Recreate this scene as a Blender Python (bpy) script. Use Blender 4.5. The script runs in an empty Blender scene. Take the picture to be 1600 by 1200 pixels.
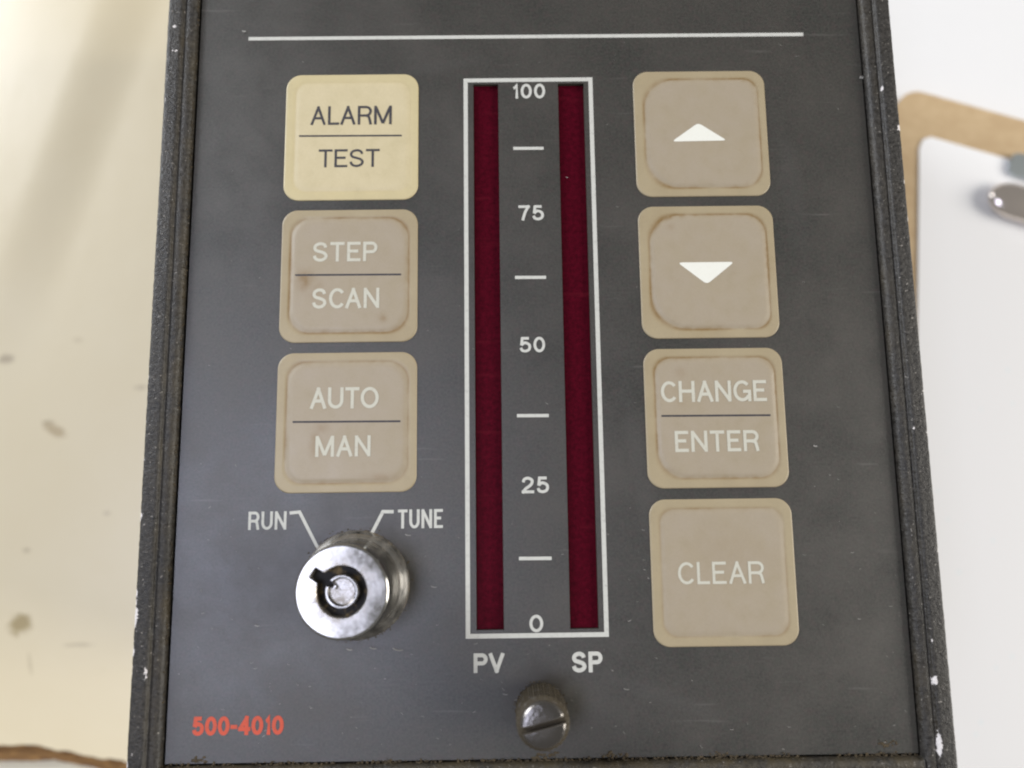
import bpy, bmesh, math, random
from mathutils import Vector, Matrix, noise

random.seed(7)
scene = bpy.context.scene
COL = scene.collection
MM = 0.001
FZ = 60.0            # height of the controller's front plate above the worktop, in mm

# ------------------------------------------------------------------ camera
cam_d = bpy.data.cameras.new('camera')
cam_d.sensor_width = 36.0
cam_d.lens = 1282.34 / 1600 * 36.0
cam_d.clip_start = 0.002
cam_d.clip_end = 50.0
cam_d.dof.use_dof = True
cam_d.dof.focus_distance = 0.0745
cam_d.dof.aperture_fstop = 21.0
cam = bpy.data.objects.new('camera', cam_d)
COL.objects.link(cam)
rx, ux, bx_ = (0.99991, -0.01275, 0.00414), (0.01196, 0.98814, 0.15306), (-0.00604, -0.15300, 0.98821)
cam.matrix_world = Matrix((
    (rx[0], ux[0], bx_[0], -1.33036 * MM),
    (rx[1], ux[1], bx_[1], -14.99973 * MM),
    (rx[2], ux[2], bx_[2], (73.90353 + FZ) * MM),
    (0, 0, 0, 1)))
scene.camera = cam

# ------------------------------------------------------------------ room light
world = bpy.data.worlds.new('World')
scene.world = world
world.use_nodes = True
bg = world.node_tree.nodes['Background']
bg.inputs['Color'].default_value = (1.0, 0.97, 0.92, 1)
bg.inputs['Strength'].default_value = 0.31

def area_light(name, loc, target, sx, sy, power, color):
    d = bpy.data.lights.new(name, 'AREA')
    d.shape = 'RECTANGLE'; d.size = sx; d.size_y = sy
    d.energy = power; d.color = color
    o = bpy.data.objects.new(name, d)
    COL.objects.link(o)
    o.location = loc
    o.rotation_euler = (Vector(target) - Vector(loc)).to_track_quat('-Z', 'Y').to_euler()
    return o

# a window low on the right, a cool window on the far left and a cool ceiling lamp above the left shoulder
area_light('window_light_right', (0.74, -0.07, 0.40), (0.03, 0, 0.03), 0.42, 0.40, 8.0, (1.0, 0.96, 0.89))
area_light('window_light_left', (-0.60, 0.38, 0.36), (-0.05, 0.03, 0.02), 0.32, 0.36, 7.4, (0.92, 0.95, 1.0))
area_light('ceiling_lamp', (-0.205, -0.05, 0.58), (-0.205, -0.05, 0.0), 0.17, 0.22, 1.0, (0.74, 0.78, 1.0))

vs = scene.view_settings
vs.view_transform = 'Standard'
vs.look = 'None'
vs.exposure = -0.2
vs.gamma = 1.0
vs.use_curve_mapping = False
scene.render.engine = 'CYCLES'
scene.cycles.use_denoising = True
scene.cycles.max_bounces = 8
scene.cycles.filter_width = 2.1

# ------------------------------------------------------------------ material helpers
class NT:
    def __init__(self, name):
        self.m = bpy.data.materials.new(name)
        self.m.use_nodes = True
        self.t = self.m.node_tree
        self.b = self.t.nodes['Principled BSDF']
        self.out = self.t.nodes['Material Output']
        self._tc = None
    def n(self, typ, **kw):
        nd = self.t.nodes.new(typ)
        for k, v in kw.items():
            if hasattr(nd, k):
                setattr(nd, k, v)
            else:
                nd.inputs[k].default_value = v
        return nd
    def link(self, a, b):
        self.t.links.new(a, b)
    def co(self):
        if self._tc is None:
            self._tc = self.n('ShaderNodeTexCoord')
        return self._tc.outputs['Object']
    def noise(self, scale, detail=3, rough=0.6, stretch=None, rot=None):
        nd = self.n('ShaderNodeTexNoise')
        nd.inputs['Scale'].default_value = scale
        nd.inputs['Detail'].default_value = detail
        nd.inputs['Roughness'].default_value = rough
        if stretch or rot:
            mp = self.n('ShaderNodeMapping')
            if stretch: mp.inputs['Scale'].default_value = stretch
            if rot: mp.inputs['Rotation'].default_value = rot
            self.link(self.co(), mp.inputs['Vector'])
            self.link(mp.outputs['Vector'], nd.inputs['Vector'])
        else:
            self.link(self.co(), nd.inputs['Vector'])
        return nd.outputs['Fac']
    def ramp(self, fac, p0, p1, v0=0.0, v1=1.0):
        r = self.n('ShaderNodeMapRange')
        r.inputs['From Min'].default_value = p0; r.inputs['From Max'].default_value = p1
        r.inputs['To Min'].default_value = v0; r.inputs['To Max'].default_value = v1
        self.link(fac, r.inputs['Value'])
        return r.outputs['Result']
    def mix(self, fac, a, b):
        x = self.n('ShaderNodeMix', data_type='RGBA')
        for s, v in ((0, fac), (6, a), (7, b)):
            if hasattr(v, 'is_output'): self.link(v, x.inputs[s])
            elif s == 0: x.inputs[0].default_value = v
            else: x.inputs[s].default_value = (*v[:3], 1)
        return x.outputs[2]
    def math(self, op, a, b=0.0):
        x = self.n('ShaderNodeMath', operation=op)
        for s, v in ((0, a), (1, b)):
            if hasattr(v, 'is_output'): self.link(v, x.inputs[s])
            else: x.inputs[s].default_value = v
        return x.outputs[0]
    def attr(self, name):
        a = self.n('ShaderNodeAttribute'); a.attribute_name = name
        return a.outputs['Fac']
    def color(self, c):
        if hasattr(c, 'is_output'): self.link(c, self.b.inputs['Base Color'])
        else: self.b.inputs['Base Color'].default_value = (*c, 1)
    def set(self, k, v):
        if hasattr(v, 'is_output'): self.link(v, self.b.inputs[k])
        else: self.b.inputs[k].default_value = v
    def bump(self, fac, strength, dist):
        bp = self.n('ShaderNodeBump')
        bp.inputs['Strength'].default_value = strength
        bp.inputs['Distance'].default_value = dist
        self.link(fac, bp.inputs['Height'])
        self.link(bp.outputs['Normal'], self.b.inputs['Normal'])

def simple(name, col, rough=0.5, metal=0.0, spec=0.5, var=0.0, scale=900):
    m = NT(name)
    if var:
        f = m.noise(scale, 4)
        m.color(m.mix(m.ramp(f, 0.3, 0.7), tuple(c * (1 - var) for c in col), tuple(min(1, c * (1 + var)) for c in col)))
    else:
        m.color(col)
    m.set('Roughness', rough); m.set('Metallic', metal); m.set('Specular IOR Level', spec)
    return m.m

MAT = {}
def spot(m, c, x, y, rx_, ry_, col, strength, rot=0.0):
    mp = m.n('ShaderNodeMapping')
    mp.vector_type = 'TEXTURE'
    mp.inputs['Location'].default_value = (x * MM, y * MM, 0)
    mp.inputs['Rotation'].default_value = (0, 0, math.radians(rot))
    mp.inputs['Scale'].default_value = (rx_ * MM, ry_ * MM, 1)
    m.link(m.co(), mp.inputs['Vector'])
    ln = m.n('ShaderNodeVectorMath', operation='LENGTH')
    m.link(mp.outputs['Vector'], ln.inputs[0])
    w = m.math('ADD', ln.outputs['Value'], m.math('MULTIPLY', m.math('SUBTRACT', m.noise(420, 4, 0.7), 0.5), 1.6))
    return m.mix(m.ramp(w, 0.55, 1.1, strength, 0.0), c, col)

# dark grey matt overlay of the front plate: fine speckle, faint wiping marks
m = NT('dark_overlay')
f1 = m.noise(4600, 3, 0.75)
f2 = m.noise(120, 5, 0.65)
fc = m.noise(1900, 2, 0.6)
c = m.mix(m.ramp(f1, 0.34, 0.66), (0.009, 0.0083, 0.0076), (0.050, 0.0450, 0.0400))
c = m.mix(m.ramp(fc, 0.35, 0.65, 0, 0.35), c, (0.030, 0.040, 0.030))
c = m.mix(m.ramp(m.noise(1500, 2, 0.6), 0.5, 0.75, 0, 0.35), c, (0.058, 0.036, 0.036))
c = m.mix(m.ramp(f2, 0.35, 0.75, 0, 0.55), c, (0.048, 0.040, 0.031))
sc_ = m.noise(900, 2, 0.5, stretch=(0.12, 1.6, 1), rot=(0, 0, math.radians(38)))
c = m.mix(m.ramp(sc_, 0.68, 0.80, 0, 0.35), c, (0.16, 0.15, 0.14))
for x, y, rr, st in ((-15.6, -20.6, 6.2, 0.85), (0.9, -31.0, 3.1, 0.85)):          # greasy dirt plus painted-in shadow round lock and screw
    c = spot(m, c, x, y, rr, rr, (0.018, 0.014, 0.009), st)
for x, y, rx_, ry_, rt in ((-24, -28, 9, 1.2, 25), (12, -31, 7, 0.8, -20), (-8, 27.6, 6, 0.7, 10), (26, 14, 1.2, 8, 5), (-25, 12, 1.0, 7, -12), (10.5, -12, 0.8, 9, 8)):   # wiping smears
    c = spot(m, c, x, y, rx_, ry_, (0.075, 0.072, 0.070), 0.11, rt)
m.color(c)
m.set('Roughness', m.ramp(f2, 0.3, 0.7, 0.30, 0.43))
m.set('Specular IOR Level', 1.0)
m.bump(m.noise(14000, 2, 0.6), 0.35, 0.00004)
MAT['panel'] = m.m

# crackle black paint of the bezel, chipped to bare light metal, greasy dirt in the corners
def bezel_material(name):
    m = NT(name)
    f1 = m.noise(3200, 3, 0.7)
    f3 = m.noise(420, 4, 0.7)
    c = m.mix(m.ramp(f1, 0.3, 0.7), (0.006, 0.0056, 0.005), (0.046, 0.042, 0.037))
    g = m.math('MULTIPLY', m.attr('grime'), m.ramp(f3, 0.32, 0.62))
    c = m.mix(g, c, (0.062, 0.048, 0.026))
    spk = m.ramp(m.noise(3600, 2, 0.6), 0.66, 0.74, 0, 0.6)
    c = m.mix(spk, c, (0.38, 0.35, 0.31))
    ch = m.attr('chip')
    chn = m.ramp(m.math('ADD', ch, m.math('MULTIPLY', m.math('SUBTRACT', m.noise(3600, 3, 0.7), 0.5), 2.2)), 0.62, 0.74)
    c = m.mix(chn, c, (0.72, 0.68, 0.66))
    m.color(c)
    m.set('Roughness', m.ramp(f1, 0.3, 0.7, 0.36, 0.60)); m.set('Specular IOR Level', 0.45)
    m.bump(m.noise(3000, 3, 0.7), 0.9, 0.00012)
    return m.m
MAT['bezel'] = bezel_material('crackle_black_paint')

def key_material(name, inner, rim, dirtc, haze=0.0):
    m = NT(name)
    f1 = m.noise(5200, 3, 0.6)
    f2 = m.noise(330, 4, 0.6)
    c = m.mix(m.attr('inner'), rim, inner)
    c = m.mix(m.ramp(f2, 0.35, 0.75, 0, 0.55), c, tuple(0.86 * a for a in rim))
    c = m.mix(m.ramp(m.noise(700, 5, 0.7), 0.55, 0.8, 0, 0.30), c, tuple(0.72 * a for a in rim))
    c = m.mix(m.ramp(f1, 0.3, 0.8, 0, 0.18), c, tuple(0.7 * a for a in inner))
    d = m.math('MULTIPLY', m.attr('dirt'), m.ramp(m.noise(1500, 4, 0.7), 0.2, 0.6, 0.55, 1.0))
    c = m.mix(d, c, dirtc)
    m.color(c)
    m.set('Roughness', m.ramp(m.noise(250, 4, 0.6), 0.3, 0.7, 0.36, 0.52))
    m.set('Specular IOR Level', 0.6)
    m.bump(m.noise(8000, 2, 0.6), 0.25, 0.00003)
    return m.m
DIRT = (0.200, 0.122, 0.040)
MAT['key_grey'] = key_material('taupe_key', (0.345, 0.290, 0.215), (0.365, 0.300, 0.187), DIRT)
MAT['key_cream'] = key_material('cream_key', (0.575, 0.495, 0.315), (0.545, 0.465, 0.265), (0.40, 0.30, 0.13))

def print_material(name, col, wear=0.35, wearcol=(0.2, 0.19, 0.18)):
    m = NT(name)
    c = m.mix(m.ramp(m.noise(2300, 5, 0.75), 0.50, 0.80, 0, wear * 1.3), col, wearcol)
    m.color(c); m.set('Roughness', 0.5); m.set('Specular IOR Level', 0.35)
    return m.m
MAT['white_print'] = print_material('white_ink', (0.53, 0.53, 0.49))
MAT['key_white'] = print_material('key_white_ink', (0.52, 0.51, 0.43), 0.4, (0.42, 0.36, 0.28))
MAT['arrow_white'] = print_material('arrow_white_ink', (0.75, 0.75, 0.68), 0.14, (0.6, 0.55, 0.45))
MAT['dark_print'] = print_material('dark_ink', (0.045, 0.043, 0.05), 0.3, (0.2, 0.17, 0.13))
MAT['red_print'] = print_material('red_ink', (0.54, 0.085, 0.045), 0.45, (0.2, 0.08, 0.06))

m = NT('red_filter')
f = m.noise(2400, 5, 0.75)
c = m.mix(m.ramp(f, 0.3, 0.7), (0.034, 0.0009, 0.0045), (0.082, 0.0022, 0.0105))
c = m.mix(m.ramp(m.noise(700, 3, 0.5, stretch=(0.15, 1.6, 1), rot=(0, 0, math.radians(40))), 0.62, 0.78, 0, 0.35), c, (0.15, 0.012, 0.022))
m.color(c)
m.set('Roughness', 0.35); m.set('Specular IOR Level', 0.06)
m.bump(m.noise(2500, 3, 0.6), 0.25, 0.00004)
MAT['red_filter'] = m.m
MAT['slot_wall'] = simple('slot_wall_dark', (0.05, 0.045, 0.035), 0.6)
MAT['black'] = simple('black_gap', (0.010, 0.009, 0.008), 0.8)
MAT['housing'] = simple('dark_housing', (0.05, 0.05, 0.05), 0.5, var=0.2)

m = NT('chromed_lock')
f = m.noise(420, 4, 0.65)
d = m.math('MULTIPLY', m.attr('grime'), m.ramp(m.noise(900, 4, 0.7), 0.35, 0.62))
m.color(m.mix(d, m.mix(m.ramp(f, 0.35, 0.7), (0.32, 0.31, 0.29), (0.46, 0.45, 0.43)), (0.15, 0.105, 0.05)))
m.set('Metallic', m.ramp(d, 0.0, 1.0, 1.0, 0.0))
m.set('Roughness', m.math('ADD', m.ramp(f, 0.3, 0.7, 0.07, 0.20), m.math('MULTIPLY', d, 0.4)))
m.bump(m.noise(320, 3, 0.5), 0.16, 0.00012)
MAT['chrome'] = m.m
m = NT('keyway_dirt')
f = m.noise(700, 4, 0.7)
m.color(m.mix(m.ramp(f, 0.54, 0.66), (0.010, 0.008, 0.007), (0.22, 0.155, 0.06)))
m.set('Roughness', 0.6)
MAT['keyway'] = m.m
m = NT('tarnished_steel')
f = m.noise(1500, 4, 0.7)
d = m.math('MULTIPLY', m.attr('grime'), m.ramp(f, 0.22, 0.46))
m.color(m.mix(d, (0.175, 0.165, 0.155), (0.044, 0.033, 0.017)))
m.set('Metallic', m.ramp(d, 0, 1, 1.0, 0.0))
m.set('Roughness', m.ramp(d, 0, 1, 0.24, 0.75))
m.bump(m.noise(2600, 3, 0.6), 0.4, 0.00010)
MAT['screw'] = m.m
MAT['grime'] = simple('greasy_dirt', (0.052, 0.037, 0.018), 0.85, var=0.6, scale=1800)
MAT['dust'] = simple('pale_dust', (0.27, 0.26, 0.24), 0.8, var=0.3, scale=3000)

# ------------------------------------------------------------------ object helpers
def mesh_obj(name, verts, faces, mat, parent=None, loc=(0, 0, 0), smooth=False, attrs=None, mats=None, fmat=None, sharp=None):
    me = bpy.data.meshes.new(name)
    me.from_pydata([(v[0] * MM, v[1] * MM, v[2] * MM) for v in verts], [], faces)
    for mt in (mats or [mat]):
        me.materials.append(mt)
    if fmat:
        me.polygons.foreach_set('material_index', fmat)
    if smooth:
        me.polygons.foreach_set('use_smooth', [True] * len(me.polygons))
    for k, vals in (attrs or {}).items():
        a = me.attributes.new(k, 'FLOAT', 'POINT')
        a.data.foreach_set('value', vals)
    me.update()
    if sharp: me.set_sharp_from_angle(angle=math.radians(sharp))
    o = bpy.data.objects.new(name, me)
    COL.objects.link(o)
    o.location = (loc[0] * MM, loc[1] * MM, loc[2] * MM)
    if parent: o.parent = parent
    return o

def thing(name, label, cat, loc=(0, 0, 0)):
    o = bpy.data.objects.new(name, None)
    o.empty_display_size = 0.01
    COL.objects.link(o)
    o.location = [v * MM for v in loc]
    o['label'] = label; o['category'] = cat
    return o

def box(x0, x1, y0, y1, z0, z1):
    v = [(x, y, z) for z in (z0, z1) for (x, y) in ((x0, y0), (x1, y0), (x1, y1), (x0, y1))]
    f = [(3, 2, 1, 0), (4, 5, 6, 7), (0, 1, 5, 4), (1, 2, 6, 5), (2, 3, 7, 6), (3, 0, 4, 7)]
    return v, f

def sstep(a, b, x):
    t = max(0.0, min(1.0, (x - a) / (b - a)))
    return t * t * (3 - 2 * t)

# ------------------------------------------------------------------ stroke lettering
def ell(cx, cy, rx_, ry_, a0, a1, n=22):
    return [(cx + rx_ * math.cos(math.radians(a0 + (a1 - a0) * i / n)), cy + ry_ * math.sin(math.radians(a0 + (a1 - a0) * i / n))) for i in range(n + 1)]
def cat(pts, n=6):
    out = []
    P = [pts[0]] + pts + [pts[-1]]
    for i in range(1, len(P) - 2):
        p0, p1, p2, p3 = P[i - 1], P[i], P[i + 1], P[i + 2]
        for k in range(n):
            t = k / n
            out.append(tuple(0.5 * (2 * p1[j] + (p2[j] - p0[j]) * t + (2 * p0[j] - 5 * p1[j] + 4 * p2[j] - p3[j]) * t * t + (3 * p1[j] - p0[j] - 3 * p2[j] + p3[j]) * t ** 3) for j in (0, 1)))
    out.append(pts[-1])
    return out
BOWL = [(0.0, 1), (0.55, 1)] + ell(0.62, 0.74, 0.38, 0.26, 85, -85, 12) + [(0.55, 0.48), (0.0, 0.48)]
GL = {
 'A': (.74, [[(0, 0), (.5, 1)], [(1, 0), (.5, 1)], [(.20, .34), (.80, .34)]]),
 'C': (.78, [ell(.5, .5, .5, .5, 38, 322, 30)]),
 'E': (.62, [[(1, 1), (0, 1), (0, 0), (1, 0)], [(0, .53), (.93, .53)]]),
 'G': (.82, [ell(.5, .5, .5, .5, 40, 330, 30), [(.56, .47), (1, .47), (1, 0)]]),
 'H': (.74, [[(0, 0), (0, 1)], [(1, 0), (1, 1)], [(0, .52), (1, .52)]]),
 'L': (.56, [[(0, 1), (0, 0), (1, 0)]]),
 'M': (.88, [[(0, 0), (0, 1)], [(1, 0), (1, 1)], ('d', (.03, 1), (.5, 0)), ('d', (.97, 1), (.5, 0))]),
 'N': (.74, [[(0, 0), (0, 1)], [(1, 0), (1, 1)], ('d', (.02, 1), (.98, 0))]),
 'O': (.84, [ell(.5, .5, .5, .5, 0, 360, 40)]),
 'P': (.66, [[(0, 0), (0, 1)], BOWL]),
 'R': (.70, [[(0, 0), (0, 1)], BOWL, cat([(.55, .48), (.82, .42), (.92, .25), (1, 0)])]),
 'S': (.68, [cat([(.95, .76), (.84, .93), (.5, 1), (.14, .91), (.03, .74), (.15, .59), (.5, .51), (.86, .41), (1, .25), (.86, .08), (.5, 0), (.13, .08), (0, .27)])]),
 'T': (.66, [[(0, 1), (1, 1)], [(.5, 1), (.5, 0)]]),
 'U': (.72, [[(0, 1), (0, .36)] + ell(.5, .36, .5, .36, 185, 355, 18) + [(1, .36), (1, 1)]]),
 'V': (.72, [[(0, 1), (.5, 0)], [(1, 1), (.5, 0)]]),
 '0': (.60, [ell(.5, .5, .5, .5, 0, 360, 36)]),
 '1': (.34, [[(.0, .74), (.45, .80), (.9, 1), (.9, 0)]]),
 '2': (.60, [cat([(.03, .70), (.12, .91), (.5, 1), (.9, .88), (.94, .68), (.75, .47), (.25, .22), (.02, 0)]) , [(.0, 0), (1, 0)]]),
 '4': (.62, [[(.76, 0), (.76, 1)], [(.76, 1), (0, .27)], [(0, .27), (1, .27)]]),
 '5': (.60, [[(.92, 1), (.17, 1), (.07, .45)], cat([(.07, .45), (.3, .61), (.55, .64), (.9, .52), (1, .32), (.88, .1), (.5, 0), (.14, .07), (0, .26)])]),
 '7': (.58, [cat([(1, 1), (.62, .55), (.36, 0)]), [(0, 1), (1, 1)]]),
 '-': (.34, [[(0, .42), (1, .42)]]),
}
def ribbon(verts, faces, pts, t, z):
    q = [pts[0]]
    for p in pts[1:]:
        if math.hypot(p[0] - q[-1][0], p[1] - q[-1][1]) > 1e-5: q.append(p)
    closed = math.hypot(q[0][0] - q[-1][0], q[0][1] - q[-1][1]) < 1e-4
    if closed: q = q[:-1]
    n = len(q); base = len(verts)
    for i in range(n):
        def nrm(a, b):
            dx, dy = b[0] - a[0], b[1] - a[1]; l = math.hypot(dx, dy)
            return (-dy / l, dx / l)
        prev = q[i - 1] if (i > 0 or closed) else None
        nxt = q[(i + 1) % n] if (i < n - 1 or closed) else None
        if prev is None: nx, ny = nrm(q[i], nxt); k = 1
        elif nxt is None: nx, ny = nrm(prev, q[i]); k = 1
        else:
            a, b = nrm(prev, q[i]), nrm(q[i], nxt)
            sx, sy = a[0] + b[0], a[1] + b[1]; l = math.hypot(sx, sy) or 1e-6
            nx, ny = sx / l, sy / l
            k = min(1.75, 1.0 / max(0.2, nx * a[0] + ny * a[1]))
        o = t / 2 * k
        verts.append((q[i][0] + nx * o, q[i][1] + ny * o, z))
        verts.append((q[i][0] - nx * o, q[i][1] - ny * o, z))
    for i in range(n if closed else n - 1):
        a = base + 2 * i; b = base + 2 * ((i + 1) % n)
        faces.append((a, a + 1, b + 1, b))
def text(name, s, x0, x1, y0, y1, wt, mat, parent, z, gap=0.16):
    """lettering set in the rectangle x0..x1 (mm), baseline y0, cap height to y1"""
    h = y1 - y0; t = wt * h
    kern = {('C', 'A'): -0.12, ('C', 'H'): -0.05, ('C', 'L'): -0.05, ('A', 'U'): -0.04, ('U', 'T'): -0.04, ('T', 'O'): -0.06, ('L', 'A'): -0.05}
    tot = sum(GL[ch][0] for ch in s) + gap * (len(s) - 1) + sum(kern.get(p_, 0) for p_ in zip(s, s[1:]))
    k = (x1 - x0) / tot
    v, f = [], []; x = x0; zi = 0
    for ci, ch in enumerate(s):
        w, strokes = GL[ch]
        gw = w * k
        for st in strokes:
            diag = st[0] == 'd'
            if diag: st = list(st[1:])
            P = [(x + t / 2 + px * (gw - t), y0 + t / 2 + py * (h - t)) for px, py in st]
            # straight ends run out to the full height
            if not diag:
                def ext(p, q_, raw):
                    if raw[1] in (0, 1) and abs(p[0] - q_[0]) < abs(p[1] - q_[1]):
                        d = math.hypot(p[0] - q_[0], p[1] - q_[1])
                        return (p[0] + (p[0] - q_[0]) / d * t / 2, p[1] + (p[1] - q_[1]) / d * t / 2)
                    return p
                P[0] = ext(P[0], P[1], st[0]); P[-1] = ext(P[-1], P[-2], st[-1])
                def exth(p, q_, raw):
                    if abs(p[1] - q_[1]) < 1e-6 and raw[0] in (0, 1):
                        return (p[0] + math.copysign(t / 2, p[0] - q_[0]), p[1])
                    return p
                P[0] = exth(P[0], P[1], st[0]); P[-1] = exth(P[-1], P[-2], st[-1])
            ribbon(v, f, P, t, z + 0.0012 * zi); zi += 1
        x += (w + gap + (kern.get((ch, s[ci + 1]), 0) if ci + 1 < len(s) else 0)) * k
    f = [fc[::-1] for fc in f]
    me = mesh_obj(name, v, f, mat, parent)
    return me
def strokes(name, polys, t, mat, parent, z):
    v, f = [], []
    for i, p in enumerate(polys): ribbon(v, f, p, t, z + 0.0012 * i)
    f = [fc[::-1] for fc in f]
    return mesh_obj(name, v, f, mat, parent)

# ================================================================== setting: the worktop
m = NT('cream_laminate')
f1 = m.noise(26, 5, 0.6)
c = m.mix(m.ramp(f1, 0.3, 0.75), (0.67, 0.575, 0.38), (0.71, 0.625, 0.44))
f2 = m.noise(160, 5, 0.7)
c = m.mix(m.ramp(f2, 0.66, 0.85, 0, 0.35), c, (0.45, 0.38, 0.22))
for x, y, rx_, ry_, col, s_, rt in (
        (-75.3, -1.0, 2.3, 0.9, (0.32, 0.22, 0.09), 0.75, -25), (-76.6, 0.3, 1.2, 0.5, (0.30, 0.22, 0.11), 0.7, 0),
        (-78.6, -31.6, 2.0, 1.9, (0.27, 0.19, 0.05), 0.95, 0), (-84.0, 10.9, 1.4, 0.9, (0.24, 0.18, 0.11), 0.7, 10),
        (-61.6, 5.9, 1.3, 0.45, (0.34, 0.27, 0.16), 0.6, 0), (-78.4, -20.2, 0.8, 0.5, (0.30, 0.23, 0.12), 0.6, 0),
        (-68.9, -34.9, 3.0, 0.35, (0.36, 0.29, 0.17), 0.6, 0), (-76.5, -37.5, 0.35, 2.2, (0.36, 0.29, 0.17), 0.45, 12),
        (-72.5, 14.0, 0.9, 0.5, (0.4, 0.31, 0.18), 0.4, 0), (-66.0, -14.5, 0.7, 0.4, (0.36, 0.28, 0.17), 0.5, 0)):
    c = spot(m, c, x, y, rx_, ry_, col, 0.8 * s_, rt)
m.color(c); m.set('Roughness', 0.33); m.set('Specular IOR Level', 0.9)
m.bump(m.noise(240, 4, 0.6), 0.08, 0.0004)
MAT['laminate'] = m.m
m = NT('brown_board_core')
m.color(m.mix(m.ramp(m.noise(900, 4, 0.7, stretch=(0.5, 1.5, 1)), 0.3, 0.7), (0.10, 0.042, 0.012), (0.30, 0.165, 0.055)))
m.set('Roughness', 0.85); m.bump(m.noise(1400, 4, 0.7), 0.7, 0.0004)
MAT['core'] = m.m
MAT['underlay'] = simple('pale_underlay', (0.70, 0.66, 0.55), 0.6, var=0.05, scale=60)

def edge_sheet(name, z0, z1, yfun, mat, parent=None, xr=(-420, 420)):
    """a sheet whose front edge follows yfun(x)"""
    xs = []
    x = xr[0]
    while x < xr[1]:
        xs.append(x); x += 0.25 if -95 < x < -40 else 4.0
    xs.append(xr[1])
    n = len(xs); v = []
    for z in (z1, z0):
        v += [(x, yfun(x), z) for x in xs] + [(x, 420, z) for x in xs]
    f = []
    for i in range(n - 1):
        f.append((i, i + 1, n + i + 1, n + i))
        f.append((2 * n + i + 1, 2 * n + i, 3 * n + i, 3 * n + i + 1))
        f.append((2 * n + i, 2 * n + i + 1, i + 1, i))
    f.append((0, n, 3 * n, 2 * n)); f.append((n - 1, 3 * n - 1, 4 * n - 1, 2 * n - 1)[::-1])
    return mesh_obj(name, v, f, mat, parent)
def nz(x, s, seed): return noise.noise(Vector((x * s, seed, 0.3)))
def lam_edge(x):
    base = -49.9 if x < -74.5 else -49.9 - (x + 74.5) * 0.185
    if x > 0: base = -64 - x * 0.03
    return base + 0.45 * nz(x, 0.35, 1.7) + 0.22 * nz(x, 1.4, 4.1) + 0.10 * nz(x, 4.0, 9.1)
def core_edge(x):
    base = -52.15 if x < -72 else -52.15 - (x + 72) * 0.21
    if x > 0: base = -67.5 - x * 0.03
    return base + 0.35 * nz(x, 0.3, 12.7) + 0.10 * nz(x, 1.8, 5.1)
def lift(x, y):
    """ridge added at the far left; its slope gives a soft streak of shade"""
    ex, ey = -66.1 + 80.0, 75.6 - 26.3
    l = math.hypot(ex, ey); nx, ny = -ey / l, ex / l              # pointing to the left of the fold line
    u = (x + 80.0) * nx + (y - 26.3) * ny
    return 1.0 * sstep(-5, 7, u) * (1 - 0.8 * sstep(14, 70, u)) * sstep(-4, 50, y) * (1 - sstep(120, 200, y))
def build_worktop():
    xs = [-420, -300, -220, -170] + [-140 + 1.5 * i for i in range(20)] + [-110 + 0.9 * i for i in range(78)] + [-39, -20, 0, 40, 100, 200, 420]
    ys = [-46 + 2.2 * i for i in range(82)] + [150, 200, 260, 420]
    v, f = [], []
    for x in xs:
        v.append((x, lam_edge(x), -0.7)); v.append((x, lam_edge(x), 0.0))
        for y in ys: v.append((x, max(y, lam_edge(x) + 0.5 + 0.02 * (y + 50)), lift(x, y)))
    k = len(ys) + 2
    for i in range(len(xs) - 1):
        for j in range(k - 1):
            a = i * k + j; f.append((a, a + k, a + k + 1, a + 1))
    return mesh_obj('worktop', v, f, MAT['laminate'], smooth=True, sharp=40)
top = build_worktop(); top['kind'] = 'structure'
edge_sheet('board_core', -2.2, -0.72, core_edge, MAT['core'], top)
edge_sheet('base_layer', -14.0, -2.22, lambda x: -110.0, MAT['underlay'], top)

# ================================================================== the process controller
ctl = thing('process_controller', 'dark grey industrial process controller with keypad, red bar graphs and key lock, lying face up', 'controller')

# --- housing body behind the bezel
v, f = box(-32.4, 35.0, -40.3, 66.0, 0.0, FZ - 6.0)
mesh_obj('housing', v, f, MAT['housing'], ctl)

# --- front plate with two bar-graph slots cut through
SL = (-4.25, -1.85, -25.22, 25.80)
SR = (3.92, 6.42, -25.20, 25.72)
PX0, PX1, PY0, PY1 = -30.75, 33.42, -35.85, 62.0
xs = [PX0, -15, SL[0], SL[1], 1.1, SR[0], SR[1], 20, PX1]
ys = [PY0, -25.22, 25.76, PY1]
v, f, fm = [], [], []
idx = {}
T = 1.4
for zi, z in enumerate((FZ, FZ - T)):
    for i, x in enumerate(xs):
        for j, y in enumerate(ys):
            idx[(zi, i, j)] = len(v); v.append((x, y, z))
def hole(i, j): return j == 1 and i in (2, 5)
for i in range(len(xs) - 1):
    for j in range(len(ys) - 1):
        if hole(i, j):
            for a, b in (((i, j), (i + 1, j)), ((i + 1, j), (i + 1, j + 1)), ((i + 1, j + 1), (i, j + 1)), ((i, j + 1), (i, j))):
                f.append((idx[(0, *a)], idx[(0, *b)], idx[(1, *b)], idx[(1, *a)])[::-1]); fm.append(1)
            continue
        f.append((idx[(0, i, j)], idx[(0, i + 1, j)], idx[(0, i + 1, j + 1)], idx[(0, i, j + 1)])); fm.append(0)
        for cond, a, b in ((i == 0, (i, j + 1), (i, j)), (i == len(xs) - 2, (i + 1, j), (i + 1, j + 1)),
                           (j == 0, (i, j), (i + 1, j)), (j == len(ys) - 2, (i + 1, j + 1), (i, j + 1))):
            if cond:
                f.append((idx[(0, *a)], idx[(1, *a)], idx[(1, *b)], idx[(0, *b)])); fm.append(0)
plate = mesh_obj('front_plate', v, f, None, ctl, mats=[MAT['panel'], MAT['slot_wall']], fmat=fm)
v, f = box(-31.9, 34.5, -37.0, 63.0, FZ - 5.9, FZ - T - 0.02)
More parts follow.
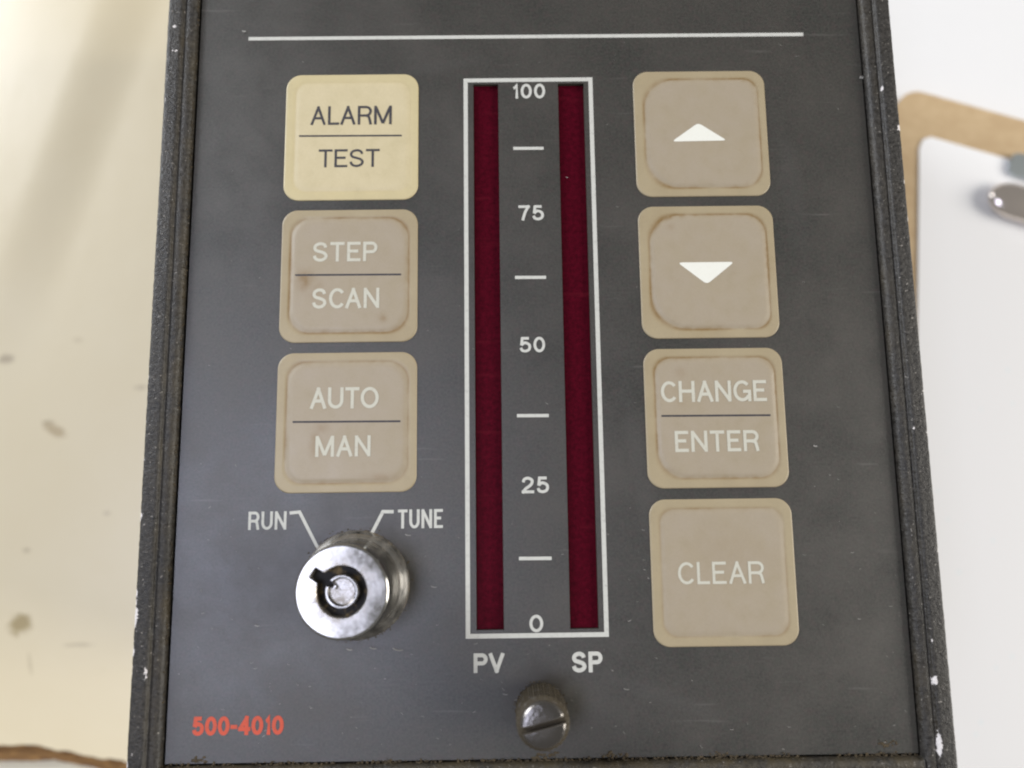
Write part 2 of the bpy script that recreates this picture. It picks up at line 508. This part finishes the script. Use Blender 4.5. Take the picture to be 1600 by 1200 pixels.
mesh_obj('backing_plate', v, f, MAT['black'], ctl)
for s in (SL, SR):
    v, f = box(s[0] + 0.02, s[1] - 0.02, s[2] + 0.02, s[3] - 0.02, FZ - T - 0.015, FZ - 0.38)
    mesh_obj('bar_graph_window', v, f, MAT['red_filter'], ctl)

# --- bezel rails with crackle paint, chips and grime
def rail(name, p0, p1, outer, inner, axis, prof, chips, grime_base, seed, seg=0.14):
    """prof: (u, h) with u from the outer (0) to the inner edge (1)"""
    n = max(2, int(abs(p1 - p0) / seg)); k = len(prof)
    v, f, ch, gr = [], [], [], []
    w = inner - outer
    for i in range(n + 1):
        s = p0 + (p1 - p0) * i / n
        for j, (u, h, edge, gm) in enumerate(prof):
            jit = 0.0 if j in (0, k - 1) else 0.045 * noise.noise(Vector((s * 1.3, j * 2.1 + seed, 0))) + 0.025 * noise.noise(Vector((s * 4.5, j * 3.3 + seed, 5)))
            d = outer + w * u + (jit * (1 if w > 0 else -1))
            z = FZ + h + 0.6 * jit
            v.append((d, s, z) if axis == 'y' else (s, d, z))
            c_ = edge * (0.30 + 0.45 * noise.noise(Vector((s * 0.55, seed + j, 2)))) if edge else 0.0
            for (cu, cs, ru, rs, st) in chips:
                q = ((u - cu) * abs(w) / ru) ** 2 + ((s - cs) / rs) ** 2
                c_ = max(c_, st * math.exp(-q * 1.2))
            ch.append(max(0.0, c_))
            gr.append(max(0.0, min(1.0, gm * (grime_base + 0.6 * noise.noise(Vector((s * 0.25, seed + 11, j * 0.2)))))))
    flip = (w > 0) == (axis == 'y')
    for i in range(n):
        for j in range(k - 1):
            a = i * k + j
            q = (a, a + 1, a + k + 1, a + k)
            f.append(q if flip else q[::-1])
    for i in (0, n):
        q = tuple(range(i * k, i * k + k)); f.append(q if i else q[::-1])
    return mesh_obj(name, v, f, MAT['bezel'], ctl, smooth=True, attrs={'chip': ch, 'grime': gr})
PROF = [(0, -6.0, 0, 0), (0, 0.3, 0.4, 0), (0, 0.82, 1.0, 0.1), (0.03, 0.96, 1.0, 0.1), (0.07, 1.0, 0.5, 0.1), (0.16, 1.0, 0.1, 0.15), (0.28, 1.0, 0, 0.2), (0.40, 1.0, 0.1, 0.2), (0.49, 0.99, 0.55, 0.3),
        (0.53, 0.93, 0.35, 0.5), (0.555, 0.80, 0, 0.8), (0.575, 0.66, 0, 0.9), (0.61, 0.62, 0, 0.8), (0.65, 0.72, 0.1, 0.6), (0.72, 0.76, 0.1, 0.6), (0.82, 0.72, 0, 0.8), (0.90, 0.66, 0, 0.9), (0.955, 0.56, 0.1, 1.0), (0.99, 0.38, 0, 1.0), (1.0, 0.1, 0, 0.6), (1.0, -1.6, 0, 0.2), (0.99, -5.8, 0, 0)]
chL = [(0.02, -23.4, 0.28, 1.5, 1.3), (0.02, -21.5, 0.20, 0.6, 1.1), (0.02, -26.3, 0.22, 0.7, 1.1), (0.46, -28.4, 0.16, 1.0, 1.2), (0.0, -15.0, 0.2, 0.7, 1.1), (0.45, -30.8, .10, .7, .9),
       (0.3, 31.5, 0.25, 0.25, 0.9), (0.35, 29.0, 0.35, 0.25, 0.8), (0.1, 24.0, 0.2, 0.3, 0.8), (0.2, -34.8, 0.15, 0.4, 1.0), (0.0, -35.5, 0.2, 0.8, 1.2), (0.5, 14.0, 0.2, 0.2, 0.8)]
chR = [(0.50, -29.8, 0.22, 0.42, 1.5), (0.53, -34.95, 0.19, 1.15, 1.5), (0.52, 24.4, 0.18, 0.42, 1.1), (0.02, 20.4, 0.30, 0.42, 1.3), (0.0, 15.1, 0.20, 0.4, 1.2), (0.0, 11.4, 0.22, 0.5, 1.2),
       (0.0, -4.9, 0.22, 0.35, 1.2), (0.0, -8.6, 0.2, 0.3, 1.0), (0.5, -26.6, 0.12, 0.3, 1.0), (0.5, -8.1, 0.10, 0.25, 1.0), (0.0, -18.9, .2, .35, 1.1), (0.78, -13.5, 0.1, .2, .8), (0.8, -17.6, 0.1, .2, .8)]
rail('bezel_rail', -40.5, 66.4, -33.62, -30.98, 'y', PROF, chL, 0.45, 3.0)
rail('bezel_rail', -40.5, 66.4, 36.22, 33.60, 'y', [(a, b, c_ * 0.75, d * 0.7) for a, b, c_, d in PROF], chR, 0.35, 17.0)
PB = [(0, -6.0, 0, 0), (0, 0.3, 0.4, 0), (0, 0.86, 1.0, 0.1), (0.07, 1.0, 0.5, 0.2), (0.28, 1.0, 0, 0.4), (0.49, 0.99, 0.5, 0.5), (0.555, 0.80, 0, 0.8), (0.61, 0.62, 0, 0.8), (0.72, 0.76, 0, 0.8), (0.90, 0.66, 0, 1.0), (0.97, 0.5, 0, 1.0), (1.0, 0.1, 0, 1.0), (1.0, -1.6, 0, 0.6), (0.99, -5.8, 0, 0)]
rail('bezel_rail', -30.96, 33.58, -38.70, -36.05, 'x', PB, [], 0.95, 29.0)
rail('bezel_rail', -30.96, 33.58, 64.8, 62.25, 'x', PB, [], 0.5, 41.0, 0.5)

# --- grime packed along the lower edge and the inside of the rails (nobody could count it)
v, f = [], []
def lump(x, y, z, r, fl=0.7):
    b = len(v); rings, segs = 4, 6
    v.append((x, y, z + r * fl))
    for i in range(1, rings):
        for k in range(segs):
            a = math.pi * i / rings; t = 2 * math.pi * k / segs
            rr = r * (0.75 + 0.5 * random.random())
            v.append((x + rr * math.sin(a) * math.cos(t) * 1.3, y + rr * math.sin(a) * math.sin(t), z + rr * fl * math.cos(a)))
    v.append((x, y, z - r * fl))
    for k in range(segs): f.append((b, b + 1 + k, b + 1 + (k + 1) % segs))
    for i in range(rings - 2):
        for k in range(segs):
            p = b + 1 + i * segs
            f.append((p + k, p + segs + k, p + segs + (k + 1) % segs, p + (k + 1) % segs))
    e = len(v) - 1; p = b + 1 + (rings - 2) * segs
    for k in range(segs): f.append((p + k, e, p + (k + 1) % segs))
for i in range(900):
    x = random.uniform(-30.6, 33.3)
    if noise.noise(Vector((x * 0.35, 2.2, 0))) < -0.12 + random.uniform(-.2, .2): continue
    lump(x, -35.98 + random.gauss(0, 0.10), FZ + random.uniform(-0.1, 0.15), random.uniform(0.03, 0.12))
for x, y, r in ((-28.0, -35.6, 0.3), (2.0, -35.5, .28), (1.0, -35.7, .33), (6.9, -35.6, .3), (16.3, -35.8, .34), (30.6, -35.0, .22), (30.9, -35.2, .2), (8.0, -35.75, .3), (-12, -35.8, .24)):
    for q in range(14): lump(x + random.gauss(0, .40), y + random.gauss(0, .12), FZ + 0.01, r * random.uniform(.15, .5), 0.35)
for i in range(380):
    y = random.uniform(-36, 34)
    lump(-31.02 + random.gauss(0, 0.05), y, FZ + random.uniform(0.1, 0.5), random.uniform(0.03, 0.09))
for (cx, cy, r0, n_) in ((-14.8, -21.22, 4.70, 260), (1.22, -31.72, 2.0, 160)):     # dirt round the foot of lock and screw
    for i in range(n_):
        a = random.uniform(0, 2 * math.pi)
        if random.random() > 0.35 + 0.65 * max(0.0, math.cos(a - 2.5)): continue
        rr = r0 + abs(random.gauss(0, 0.16))
        lump(cx + rr * math.cos(a), cy + rr * math.sin(a), FZ + 0.0, random.uniform(0.02, 0.075), 0.4)
g = mesh_obj('grime', v, f, MAT['grime'], ctl, smooth=True); g['kind'] = 'stuff'

# --- dust and short fibres lying on the plate (nobody could count it)
v, f = [], []
def fibre(x, y, l, a, w, z):
    pts = [(x + l * t * math.cos(a + 0.5 * t), y + l * t * math.sin(a + 0.5 * t)) for t in (0, .33, .66, 1)]
    ribbon(v, f, pts, w, z)
zi = 0
for i in range(260):
    x, y = random.uniform(-30, 33), random.uniform(-35.4, 31)
    if random.random() < 0.55: y = random.uniform(-35.4, -12)
    if any(abs(x - kx) < 6.6 and abs(y - ky) < 6.6 for kx in (-15.874, 17.507) for ky in (20.5, 6.835, -6.835, -20.5)): continue
    if -5 < x < 7 and -26 < y < 26.5 and random.random() < 0.7: continue
    fibre(x, y, random.uniform(0.05, 0.32), math.radians(random.gauss(-42, 28)), random.uniform(0.015, 0.05), FZ + 0.055 + 0.0003 * zi); zi += 1
for x, y, l, w in ((-26.7, 31.55, .35, .14), (33.15, 26.1, .35, .25), (26.2, -9.5, .35, .12), (-23.5, -24.5, .4, .08), (-8.2, -21.4, .5, .06), (8.4, -30.2, .5, .05), (-2.0, -30.5, .4, .05), (-11.5, -26.6, .9, .10), (-13.5, -26.5, .6, .09), (-15.5, -26.6, .5, .08), (-10.5, -16.9, .5, .08)):
    fibre(x, y, l, math.radians(-40), w, FZ + 0.055 + 0.0003 * zi); zi += 1
f[:] = [q[::-1] for q in f]
d_ = mesh_obj('dust', v, f, MAT['dust'], plate); d_['kind'] = 'stuff'

# --- printing on the plate
ZP = FZ + 0.02
strokes('printed_line', [[(-26.08, 30.74), (28.02, 30.66)]], 0.36, MAT['white_print'], plate, ZP)
BX0, BX1, BY0, BY1 = -5.185 + 0.21, 7.275 - 0.21, -25.915 + 0.21, 26.362 - 0.21
bx0, bx1, by0, by1 = -5.185, 7.275, -25.915, 26.362
v, f = [], []
for (x, y) in ((bx0, by0), (bx1, by0), (bx1, by1), (bx0, by1)): v.append((x, y, ZP))
w_ = 0.40
for (x, y) in ((bx0 + w_, by0 + w_), (bx1 - w_, by0 + w_), (bx1 - w_, by1 - w_), (bx0 + w_, by1 - w_)): v.append((x, y, ZP))
for i in range(4): f.append((i, (i + 1) % 4, 4 + (i + 1) % 4, 4 + i))
mesh_obj('display_border', v, f, MAT['white_print'], plate)
for y in (19.16, 6.45, -6.48, -19.15):
    strokes('scale_mark', [[(-0.47, y + .01), (2.42, y - .01)]], 0.30, MAT['white_print'], plate, ZP)
for s, x0, x1, y0, y1 in (('100', -0.5, 2.68, 24.24, 25.76), ('75', -0.06, 2.33, 11.98, 13.47), ('50', -0.15, 2.21, -0.65, 0.80), ('25', -0.13, 2.31, -13.45, -11.98), ('0', 0.37, 1.57, -25.45, -23.97)):
    text('scale_number', s, x0, x1, y0, y1, 0.175, MAT['white_print'], plate, ZP, 0.12)
text('legend', 'PV', -4.51, -1.86, -28.78, -27.15, 0.20, MAT['white_print'], plate, ZP, 0.06)
text('legend', 'SP', 3.99, 6.66, -28.86, -27.13, 0.20, MAT['white_print'], plate, ZP, 0.10)
text('legend', 'RUN', -24.42, -21.04, -16.36, -14.76, 0.15, MAT['white_print'], plate, ZP, 0.13)
text('legend', 'TUNE', -11.16, -7.17, -16.40, -14.74, 0.15, MAT['white_print'], plate, ZP, 0.13)
strokes('pointer_line', [[(-20.78, -14.92), (-19.90, -14.84), (-18.05, -18.3)]], 0.28, MAT['white_print'], plate, ZP)
strokes('pointer_line', [[(-11.55, -14.92), (-12.50, -14.90), (-13.62, -17.1)]], 0.30, MAT['white_print'], plate, ZP)
text('part_number', '500-4010', -28.58, -20.77, -33.60, -32.05, 0.21, MAT['red_print'], plate, ZP, 0.05)

# --- membrane keys
KX = {'L': -15.874, 'R': 17.507}
KY = [20.504, 6.835, -6.835, -20.504]
def rrect(h, rad, cx=0.0, cy=0.0, nc=14, ns=22):
    """rounded square; rad = corner radii TR, TL, BL, BR"""
    out = []
    cs = ((1, 1), (-1, 1), (-1, -1), (1, -1))
    for q in range(4):
        sx, sy = cs[q]; r = rad[q]
        ccx, ccy = cx + sx * (h - r), cy + sy * (h - r)
        for i in range(nc + 1):
            a = math.radians(90 * q + 90 * i / nc)
            out.append((ccx + r * math.cos(a), ccy + r * math.sin(a)))
        nq = (q + 1) % 4
        sx2, sy2 = cs[nq]; r2 = rad[nq]
        a = math.radians(90 * (q + 1))
        e = (cx + sx2 * (h - r2) + r2 * math.cos(a), cy + sy2 * (h - r2) + r2 * math.sin(a))
        s = out[-1]
        for i in range(1, ns):
            out.append((s[0] + (e[0] - s[0]) * i / ns, s[1] + (e[1] - s[1]) * i / ns))
    return out
def make_key(col, row, mat, rad, ring, off, stains, label, seed):
    outer = rrect(6.35, (1.45,) * 4)
    inner = rrect(5.42, rad, off[0], off[1])
    n = len(outer)
    # (lerp outer->inner or inner->centre, height)
    lev = [(0, 0.0, -0.02), (0, 0.0, 0.05), (0, 0.05, 0.09), (0, 0.12, 0.10)]
    lev += [(0, t, 0.10) for t in (0.25, 0.4, 0.55, 0.66)]
    lev += [(0, 0.76, 0.085), (0, 0.84, 0.06), (0, 0.92, 0.045), (0, 1.0, 0.06), (1, 0.02, 0.10), (1, 0.04, 0.145), (1, 0.06, 0.175), (1, 0.085, 0.19)]
    lev += [(1, t, 0.19) for t in (0.12, 0.16, 0.2, 0.26, 0.32, 0.38, 0.44, 0.5, 0.56, 0.62, 0.68, 0.74, 0.8, 0.86, 0.92, 0.97)]
    v, inn, dirt = [], [], []
    flat = 0.35 if ring < 0.5 else 0.7
    for s_i, (kind, t, z) in enumerate(lev):
        for i in range(n):
            o_, q = outer[i], inner[i]
            if kind == 0: p = (o_[0] + (q[0] - o_[0]) * t, o_[1] + (q[1] - o_[1]) * t)
            else: p = (q[0] + (off[0] - q[0]) * t, q[1] + (off[1] - q[1]) * t)
            v.append((p[0], p[1], 0.10 + (z - 0.10) * flat if s_i > 7 else z))
            s = t if kind == 0 else 1 + t
            inn.append(sstep(0.72, 1.10, s))
            w = noise.noise(Vector((p[0] * 0.35 + seed, p[1] * 0.35, seed)))
            w2 = noise.noise(Vector((p[0] * 1.6, p[1] * 1.6 + seed, 3)))
            dd = ring * math.exp(-((s - 0.93 - 0.03 * w2) / (0.15 if s < 0.93 else 0.065)) ** 2) * max(0.0, 0.85 + 1.1 * w + 0.45 * w2)
            # the rim picks up a thin brown film
            dd += 0.16 * ring * (1 - sstep(0.9, 1.0, s)) * max(0, 0.4 + w)
            for (sx, sy, sr, ss) in stains:
                dd = max(dd, ss * math.exp(-(((p[0] - sx) / sr[0]) ** 2 + ((p[1] - sy) / sr[1]) ** 2)) * (0.75 + 0.6 * w2))
            dirt.append(max(0.0, min(0.92, dd)))
    f = []
    for l in range(len(lev) - 1):
        for i in range(n):
            a, b = l * n + i, l * n + (i + 1) % n
            f.append((a, b, b + n, a + n))
    f.append(tuple((len(lev) - 1) * n + i for i in range(n)))
    k = mesh_obj('key', v, f, mat, ctl, loc=(KX[col], KY[row], FZ), smooth=True, attrs={'inner': inn, 'dirt': dirt})
    k['label'] = label
    return k
R2 = (1.9, 1.9, 1.9, 1.9)
keys = {}
keys['alarm'] = make_key('L', 0, MAT['key_cream'], (1.2,) * 4, 0.16, (0.08, 0.0), [], 'cream alarm and test key', 1.3)
keys['step'] = make_key('L', 1, MAT['key_grey'], (2.1, 1.8, 1.9, 2.2), 0.95, (0.02, 0.05), [(-4.1, -0.45, (.8, .9), .95), (3.15, -4.15, (.35, .35), .8), (-3.0, -1.4, (.9, 1.0), .3)], 'taupe step and scan key', 4.7)
keys['auto'] = make_key('L', 2, MAT['key_grey'], (1.9, 1.7, 1.6, 1.9), 0.62, (0.05, 0.0), [(-2.75, -1.9, (.45, 1.1), .8), (-2.2, -0.6, (.6, .5), .55), (3.2, -5.0, (1.6, .35), .5)], 'taupe auto and manual key', 9.1)
keys['up'] = make_key('R', 0, MAT['key_grey'], (1.4, 3.0, 3.2, 2.0), 0.85, (0.15, 0.0), [], 'taupe key with up arrow', 14.2)
keys['down'] = make_key('R', 1, MAT['key_grey'], (2.0, 3.0, 3.3, 1.5), 0.95, (0.12, 0.0), [(-3.3, 4.3, (.35, .35), .35)], 'taupe key with down arrow', 21.4)
keys['change'] = make_key('R', 2, MAT['key_grey'], (1.5, 1.5, 2.6, 1.9), 0.85, (0.12, 0.0), [(-3.0, 4.1, (.45, .45), .45), (-3.0, 1.4, (.4, .3), .35)], 'taupe change and enter key', 27.9)
keys['clear'] = make_key('R', 3, MAT['key_grey'], (1.3,) * 4, 0.42, (0.05, 0.0), [(0.5, 2.0, (3.2, 2.0), .12)], 'taupe clear key', 33.3)

ZKS = {k_: (0.143 if k_ in ('alarm', 'clear') else 0.174) for k_ in keys}      # print lies just on the raised pads
def ktext(key, s, x0, x1, y0, y1, mat, wt=0.152, gap=0.12):
    c_, r_ = {'alarm': ('L', 0), 'step': ('L', 1), 'auto': ('L', 2), 'up': ('R', 0), 'down': ('R', 1), 'change': ('R', 2), 'clear': ('R', 3)}[key]
    return text('legend', s, x0 - KX[c_], x1 - KX[c_], y0 - KY[r_], y1 - KY[r_], wt, mat, keys[key], ZKS[key], gap)
def kline(key, x0, x1, y):
    c_, r_ = {'alarm': ('L', 0), 'step': ('L', 1), 'auto': ('L', 2), 'change': ('R', 2)}[key]
    strokes('divider_line', [[(x0 - KX[c_], y + .02 - KY[r_]), (x1 - KX[c_], y - .03 - KY[r_])]], 0.17, MAT['dark_print'], keys[key], ZKS[key])
W, D = MAT['key_white'], MAT['dark_print']
ktext('alarm', 'ALARM', -19.79, -12.06, 21.68, 23.58, D, 0.125); kline('alarm', -20.86, -11.09, 20.56); ktext('alarm', 'TEST', -18.95, -13.17, 17.40, 19.20, D, 0.125, 0.10)
ktext('step', 'STEP', -19.26, -13.26, 8.14, 10.02, W); kline('step', -20.85, -11.04, 6.86); ktext('step', 'SCAN', -19.23, -13.03, 3.66, 5.58, W)
ktext('auto', 'AUTO', -19.16, -12.97, -5.64, -3.70, W); kline('auto', -20.7, -10.99, -6.83); ktext('auto', 'MAN', -18.60, -13.65, -9.98, -8.10, W)
ktext('change', 'CHANGE', 12.63, 22.25, -5.43, -3.50, W, 0.152, 0.10); kline('change', 12.6, 22.48, -6.69); ktext('change', 'ENTER', 13.72, 21.28, -9.95, -8.05, W)
ktext('clear', 'CLEAR', 13.49, 21.07, -21.55, -19.64, W, 0.13)
def arrow(key, pts):
    c_, r_ = {'up': ('R', 0), 'down': ('R', 1)}[key]
    P = [Vector((x - KX[c_], y - KY[r_])) for x, y in pts]
    poly = []
    for i in range(3):
        a, b, c2 = P[i - 1], P[i], P[(i + 1) % 3]
        e0, e1 = b + (a - b).normalized() * 0.42, b + (c2 - b).normalized() * 0.42
        for t in (0, .25, .5, .75, 1):
            poly.append(e0 * (1 - t) ** 2 + b * 2 * t * (1 - t) + e1 * t * t)
    area = sum(poly[i].x * poly[(i + 1) % len(poly)].y - poly[(i + 1) % len(poly)].x * poly[i].y for i in range(len(poly)))
    if area < 0: poly.reverse()
    mesh_obj('arrow', [(p.x, p.y, ZKS[key]) for p in poly], [tuple(range(len(poly)))], MAT['arrow_white'], keys[key])
arrow('up', [(14.65, 19.62), (17.26, 21.50), (19.93, 19.68)])
arrow('down', [(14.68, 7.68), (19.98, 7.68), (17.32, 5.55)])

# --- tubular key lock
LX, LY, LH = -14.80, -21.22, 6.3
lock = bpy.data.objects.new('key_lock', None); COL.objects.link(lock); lock.parent = ctl
lock.empty_display_size = 0.004
lock.location = (LX * MM, LY * MM, FZ * MM)
lock['label'] = 'chromed tubular key lock'
NA = 300; N0 = math.radians(147)
def dang(a):
    d = (a - N0 + math.pi) % (2 * math.pi) - math.pi
    return d
def r_way(a):
    d = abs(dang(a)); hw = 0.50
    if d < math.asin(hw / 2.05): return min(2.85 / math.cos(d), hw / max(1e-4, math.sin(d)))
    return 2.05
def r_post(a):
    d = abs(dang(a))
    return 0.80 / math.cos(d) if d < 0.24 else 1.34
prof = [(4.72, -0.05, 1.0), (4.70, 0.15, 1.0), (4.66, 0.35, 0.7), (4.56, 0.58, 0.4), (4.40, 0.80, 0.25), (4.22, 0.98, 0.2), (4.06, 1.16, 0.3), (3.97, 1.40, 0.5), (3.92, 1.8, 0.35), (3.88, 3.2, 0.12), (3.84, 5.0, 0.06), (3.82, 5.95, 0.03), (3.80, 6.12, 0.0), (3.755, 6.22, 0.0), (3.68, 6.28, 0.0), (3.60, LH, 0.05)]
v, f, gr = [], [], []
for r, z, g_ in prof:
    for i in range(NA):
        a = 2 * math.pi * i / NA
        v.append((r * math.cos(a), r * math.sin(a), z)); gr.append(g_ * (1.2 if math.cos(a - 2.4) > 0 else 0.7))
for t, z, g_ in ((0.04, LH, 0.05), (0.35, LH, 0.10), (0.7, LH, 0.22), (0.90, LH, 0.4), (0.96, LH, 0.5), (1.0, LH - 0.06, 0.8), (1.0, LH - 2.4, 1.0)):
    for i in range(NA):
        a = 2 * math.pi * i / NA; r = 3.60 + (r_way(a) - 3.60) * t
        v.append((r * math.cos(a), r * math.sin(a), z)); gr.append(g_ * (0.5 + 0.5 * (noise.noise(Vector((math.cos(a) * 1.3, math.sin(a) * 1.3, 2))) > -0.1)))
L_ = len(prof) + 7
for l in range(L_ - 1):
    for i in range(NA):
        a, b = l * NA + i, l * NA + (i + 1) % NA
        f.append((a, b, b + NA, a + NA))
mesh_obj('barrel', v, f, MAT['chrome'], lock, smooth=True, sharp=17, attrs={'grime': gr})
v, f, gr = [], [], []
for rr, z, g_ in ((0, LH - 2.4, 1), (0, LH - 0.12, 0.2), (-0.07, LH - 0.02, 0), (-0.19, LH - 0.02, 0), (-0.30, LH - 0.20, 0), (-0.33, LH - 0.45, 0.55)):
    for i in range(NA):
        a = 2 * math.pi * i / NA; r = max(0.1, r_post(a) + rr)
        v.append((r * math.cos(a), r * math.sin(a), z)); gr.append(g_)
for l in range(5):
    for i in range(NA):
        a, b = l * NA + i, l * NA + (i + 1) % NA
        f.append((a, b, b + NA, a + NA))
v.append((0, 0, LH - 0.46)); gr.append(0.35)  # grime value darkens the recess floor in place of shade
for i in range(NA): f.append((5 * NA + i, 5 * NA + (i + 1) % NA, len(v) - 1))
mesh_obj('centre_post', v, f, MAT['chrome'], lock, smooth=True, sharp=17, attrs={'grime': gr})
v, f = [], []
for r in (0.5, 3.2):
    for i in range(48):
        a = 2 * math.pi * i / 48; v.append((r * math.cos(a), r * math.sin(a), LH - 1.15))
for i in range(48): f.append((i, 48 + i, 48 + (i + 1) % 48, (i + 1) % 48))
mesh_obj('keyway', v, f, MAT['keyway'], lock)

# --- knurled thumb screw with slotted head
SX, SY = 1.22, -31.72
scr = bpy.data.objects.new('thumb_screw', None); COL.objects.link(scr); scr.parent = ctl
scr.empty_display_size = 0.003
scr.location = (SX * MM, SY * MM, FZ * MM)
scr['label'] = 'knurled slotted thumb screw with brown dirt'
v, f, gr = [], [], []
NK = 240
rows = [(1.80, -0.05, 0), (1.85, 0.4, 0)] + [(2.20, 0.5 + 0.3 * i, 1) for i in range(16)] + [(2.16, 5.2, 0.5), (2.0, 5.42, 0.7), (1.80, 5.5, 0)]
for li, (r, z, kn) in enumerate(rows):
    for i in range(NK):
        a = 2 * math.pi * i / NK
        k1 = abs(((i * 30 / NK + li * 0.33) % 1) - 0.5) * 2; k2 = abs(((i * 30 / NK - li * 0.33) % 1) - 0.5) * 2
        rr = r - kn * 0.16 * (1 - min(k1, k2)) + 0.03 * noise.noise(Vector((math.cos(a) * 5, math.sin(a) * 5, z * 3)))
        v.append((rr * math.cos(a), rr * math.sin(a), z)); gr.append(1.0)
for l in range(len(rows) - 1):
    for i in range(NK):
        a, b = l * NK + i, l * NK + (i + 1) % NK
        f.append((a, b, b + NK, a + NK))
f.append(tuple((len(rows) - 1) * NK + i for i in range(NK)))
mesh_obj('knurled_body', v, f, MAT['screw'], scr, attrs={'grime': gr})
def half_head(sign):
    v, f, gr = [], [], []
    hw = 0.25; levels = [(1.80, 5.0, 1.0), (1.80, 5.72, 0.7), (1.74, 5.90, 0.1), (1.60, 6.0, 0.0), (1.30, 6.05, 0.0), (0.9, 6.09, 0.05), (0.5, 6.11, 0.1)]
    na = 40
    for r, z, g_ in levels:
        a0 = math.asin(hw / r) if r > hw else 1.2
        for i in range(na + 1):
            a = a0 + (math.pi - 2 * a0) * i / na
            v.append((r * math.cos(a), sign * r * math.sin(a), z)); gr.append(max(g_, 0.8 if i in (0, na) else 0))
        # back along the slot wall
    n = na + 1
    for l in range(len(levels) - 1):
        for i in range(na):
            a = l * n + i; q = (a, a + 1, a + n + 1, a + n); f.append(q if sign > 0 else q[::-1])
    last = (len(levels) - 1) * n
    q = tuple(last + i for i in range(n)); f.append(q if sign > 0 else q[::-1])
    # slot wall
    b = len(v)
    ring = [l * n for l in range(len(levels))] + [l * n + na for l in range(len(levels) - 1, -1, -1)]
    for r_i in ring:
        x, y, z = v[r_i]; v.append((x, sign * hw, z)); gr.append(0.9)
    q = tuple(range(b, b + len(ring))); f.append(q if sign > 0 else q[::-1])
    return v, f, gr
for s in (1, -1):
    v, f, gr = half_head(s)
    o = mesh_obj('slotted_head', v, f, MAT['screw'], scr, attrs={'grime': gr}, smooth=False)
    o.rotation_euler.z = math.radians(14)

# ================================================================== things lying round the controller
MAT['paper'] = simple('white_paper', (0.72, 0.72, 0.72), 0.7, var=0.01, scale=40)
m = NT('ruled_paper')
fx = m.n('ShaderNodeTexVoronoi'); fx.inputs['Scale'].default_value = 260
m.link(m.co(), fx.inputs['Vector'])
m.color(m.mix(m.ramp(fx.outputs['Distance'], 0.05, 0.12, 0.30, 0.0), (0.86, 0.86, 0.86), (0.66, 0.84, 0.88)))
m.set('Roughness', 0.7)
MAT['ruled_paper'] = m.m
m = NT('hardboard')
m.color(m.mix(m.ramp(m.noise(220, 4, 0.65, stretch=(1, 1.6, 1)), 0.3, 0.7), (0.44, 0.305, 0.165), (0.55, 0.41, 0.24)))
m.set('Roughness', 0.55)
MAT['hardboard'] = m.m
MAT['clip_chrome'] = simple('clip_chrome', (0.88, 0.80, 0.74), 0.16, 1.0)
MAT['clip_grey'] = simple('clip_grey_steel', (0.60, 0.66, 0.68), 0.3, 1.0)

def sheet(name, outline, z0, z1, mat, parent=None):
    n = len(outline)
    v = [(x, y, z1) for x, y in outline] + [(x, y, z0) for x, y in outline]
    f = [tuple(range(n)), tuple(range(2 * n - 1, n - 1, -1))] + [(n + i, n + (i + 1) % n, (i + 1) % n, i) for i in range(n)]
    return mesh_obj(name, v, f, mat, parent)
# broad white sheet that covers the worktop right of the controller
o = sheet('paper_sheet', [(39, -62), (330, -70), (345, 330), (40, 340)], 0.02, 0.22, MAT['paper'])
o['label'] = 'large white sheet covering the table right of the controller'; o['category'] = 'paper'

# clipboard turned a little, its corner beside the controller
cb = thing('clipboard', 'tan hardboard clipboard with rounded corner and metal clip at the right edge', 'clipboard', (66.9, 55.9, 0.25))
cb.rotation_euler.z = math.radians(-17.5)
def rr_outline(w, h, r, n=8):
    out = []
    for cx, cy, a0 in ((w - r, -r, 0), (r, -r, 90), (r, -h + r, 180), (w - r, -h + r, 270)):
        for i in range(n + 1):
            a = math.radians(a0 + 90 * i / n); out.append((cx + r * math.cos(a), cy + r * math.sin(a)))
    return out
sheet('board', rr_outline(228, 315, 3.6), 0.0, 3.0, MAT['hardboard'], cb)
# clip: steel base plate with a chromed rolled lever
cl = sheet('clip', rr_outline(120, 4.2, 1.4), 3.55, 3.95, MAT['clip_grey'], cb)
cl.location = (20.0 * MM, -6.6 * MM, 0)
v, f = [], []
segs = 20; nl = 46
for i in range(nl + 1):
    t = i / nl; x = 52 * (2 * t) ** 3 if t <= 0.5 else 104 - 52 * (2 - 2 * t) ** 3
    e = min(1.0, math.sqrt(max(0.0, 1 - (1 - min(1, x / 4.2)) ** 2))) if t < 0.5 else min(1.0, math.sqrt(max(0.0, 1 - (1 - min(1, (104 - x) / 4.2)) ** 2)))
    e = max(e, 0.05)
    for k in range(segs):
        a = 2 * math.pi * k / segs
        v.append((x, 3.1 * e * math.cos(a), 1.5 * e * math.sin(a)))
for i in range(nl):
    for k in range(segs):
        a, b = i * segs + k, i * segs + (k + 1) % segs
        f.append((a, a + segs, b + segs, b))
f.append(tuple(range(segs))); f.append(tuple(nl * segs + k for k in range(segs))[::-1])
lv = mesh_obj('lever', v, f, MAT['clip_chrome'], cl, smooth=True)
lv.location = (-2.6 * MM, -9.0 * MM, 4.6 * MM)

# paper on the clipboard, its near corner cut off
ang = math.radians(-18)
o = sheet('note_sheet', [(70.9, 46.6), (69.5, 46.2), (68.7, 44.6), (63.5, -8), (30 + 40, -200), (262, -240), (310, -31)][::-1], 3.28, 3.5, MAT['ruled_paper'])
o['label'] = 'white note sheet held on the tan clipboard'; o['category'] = 'paper'
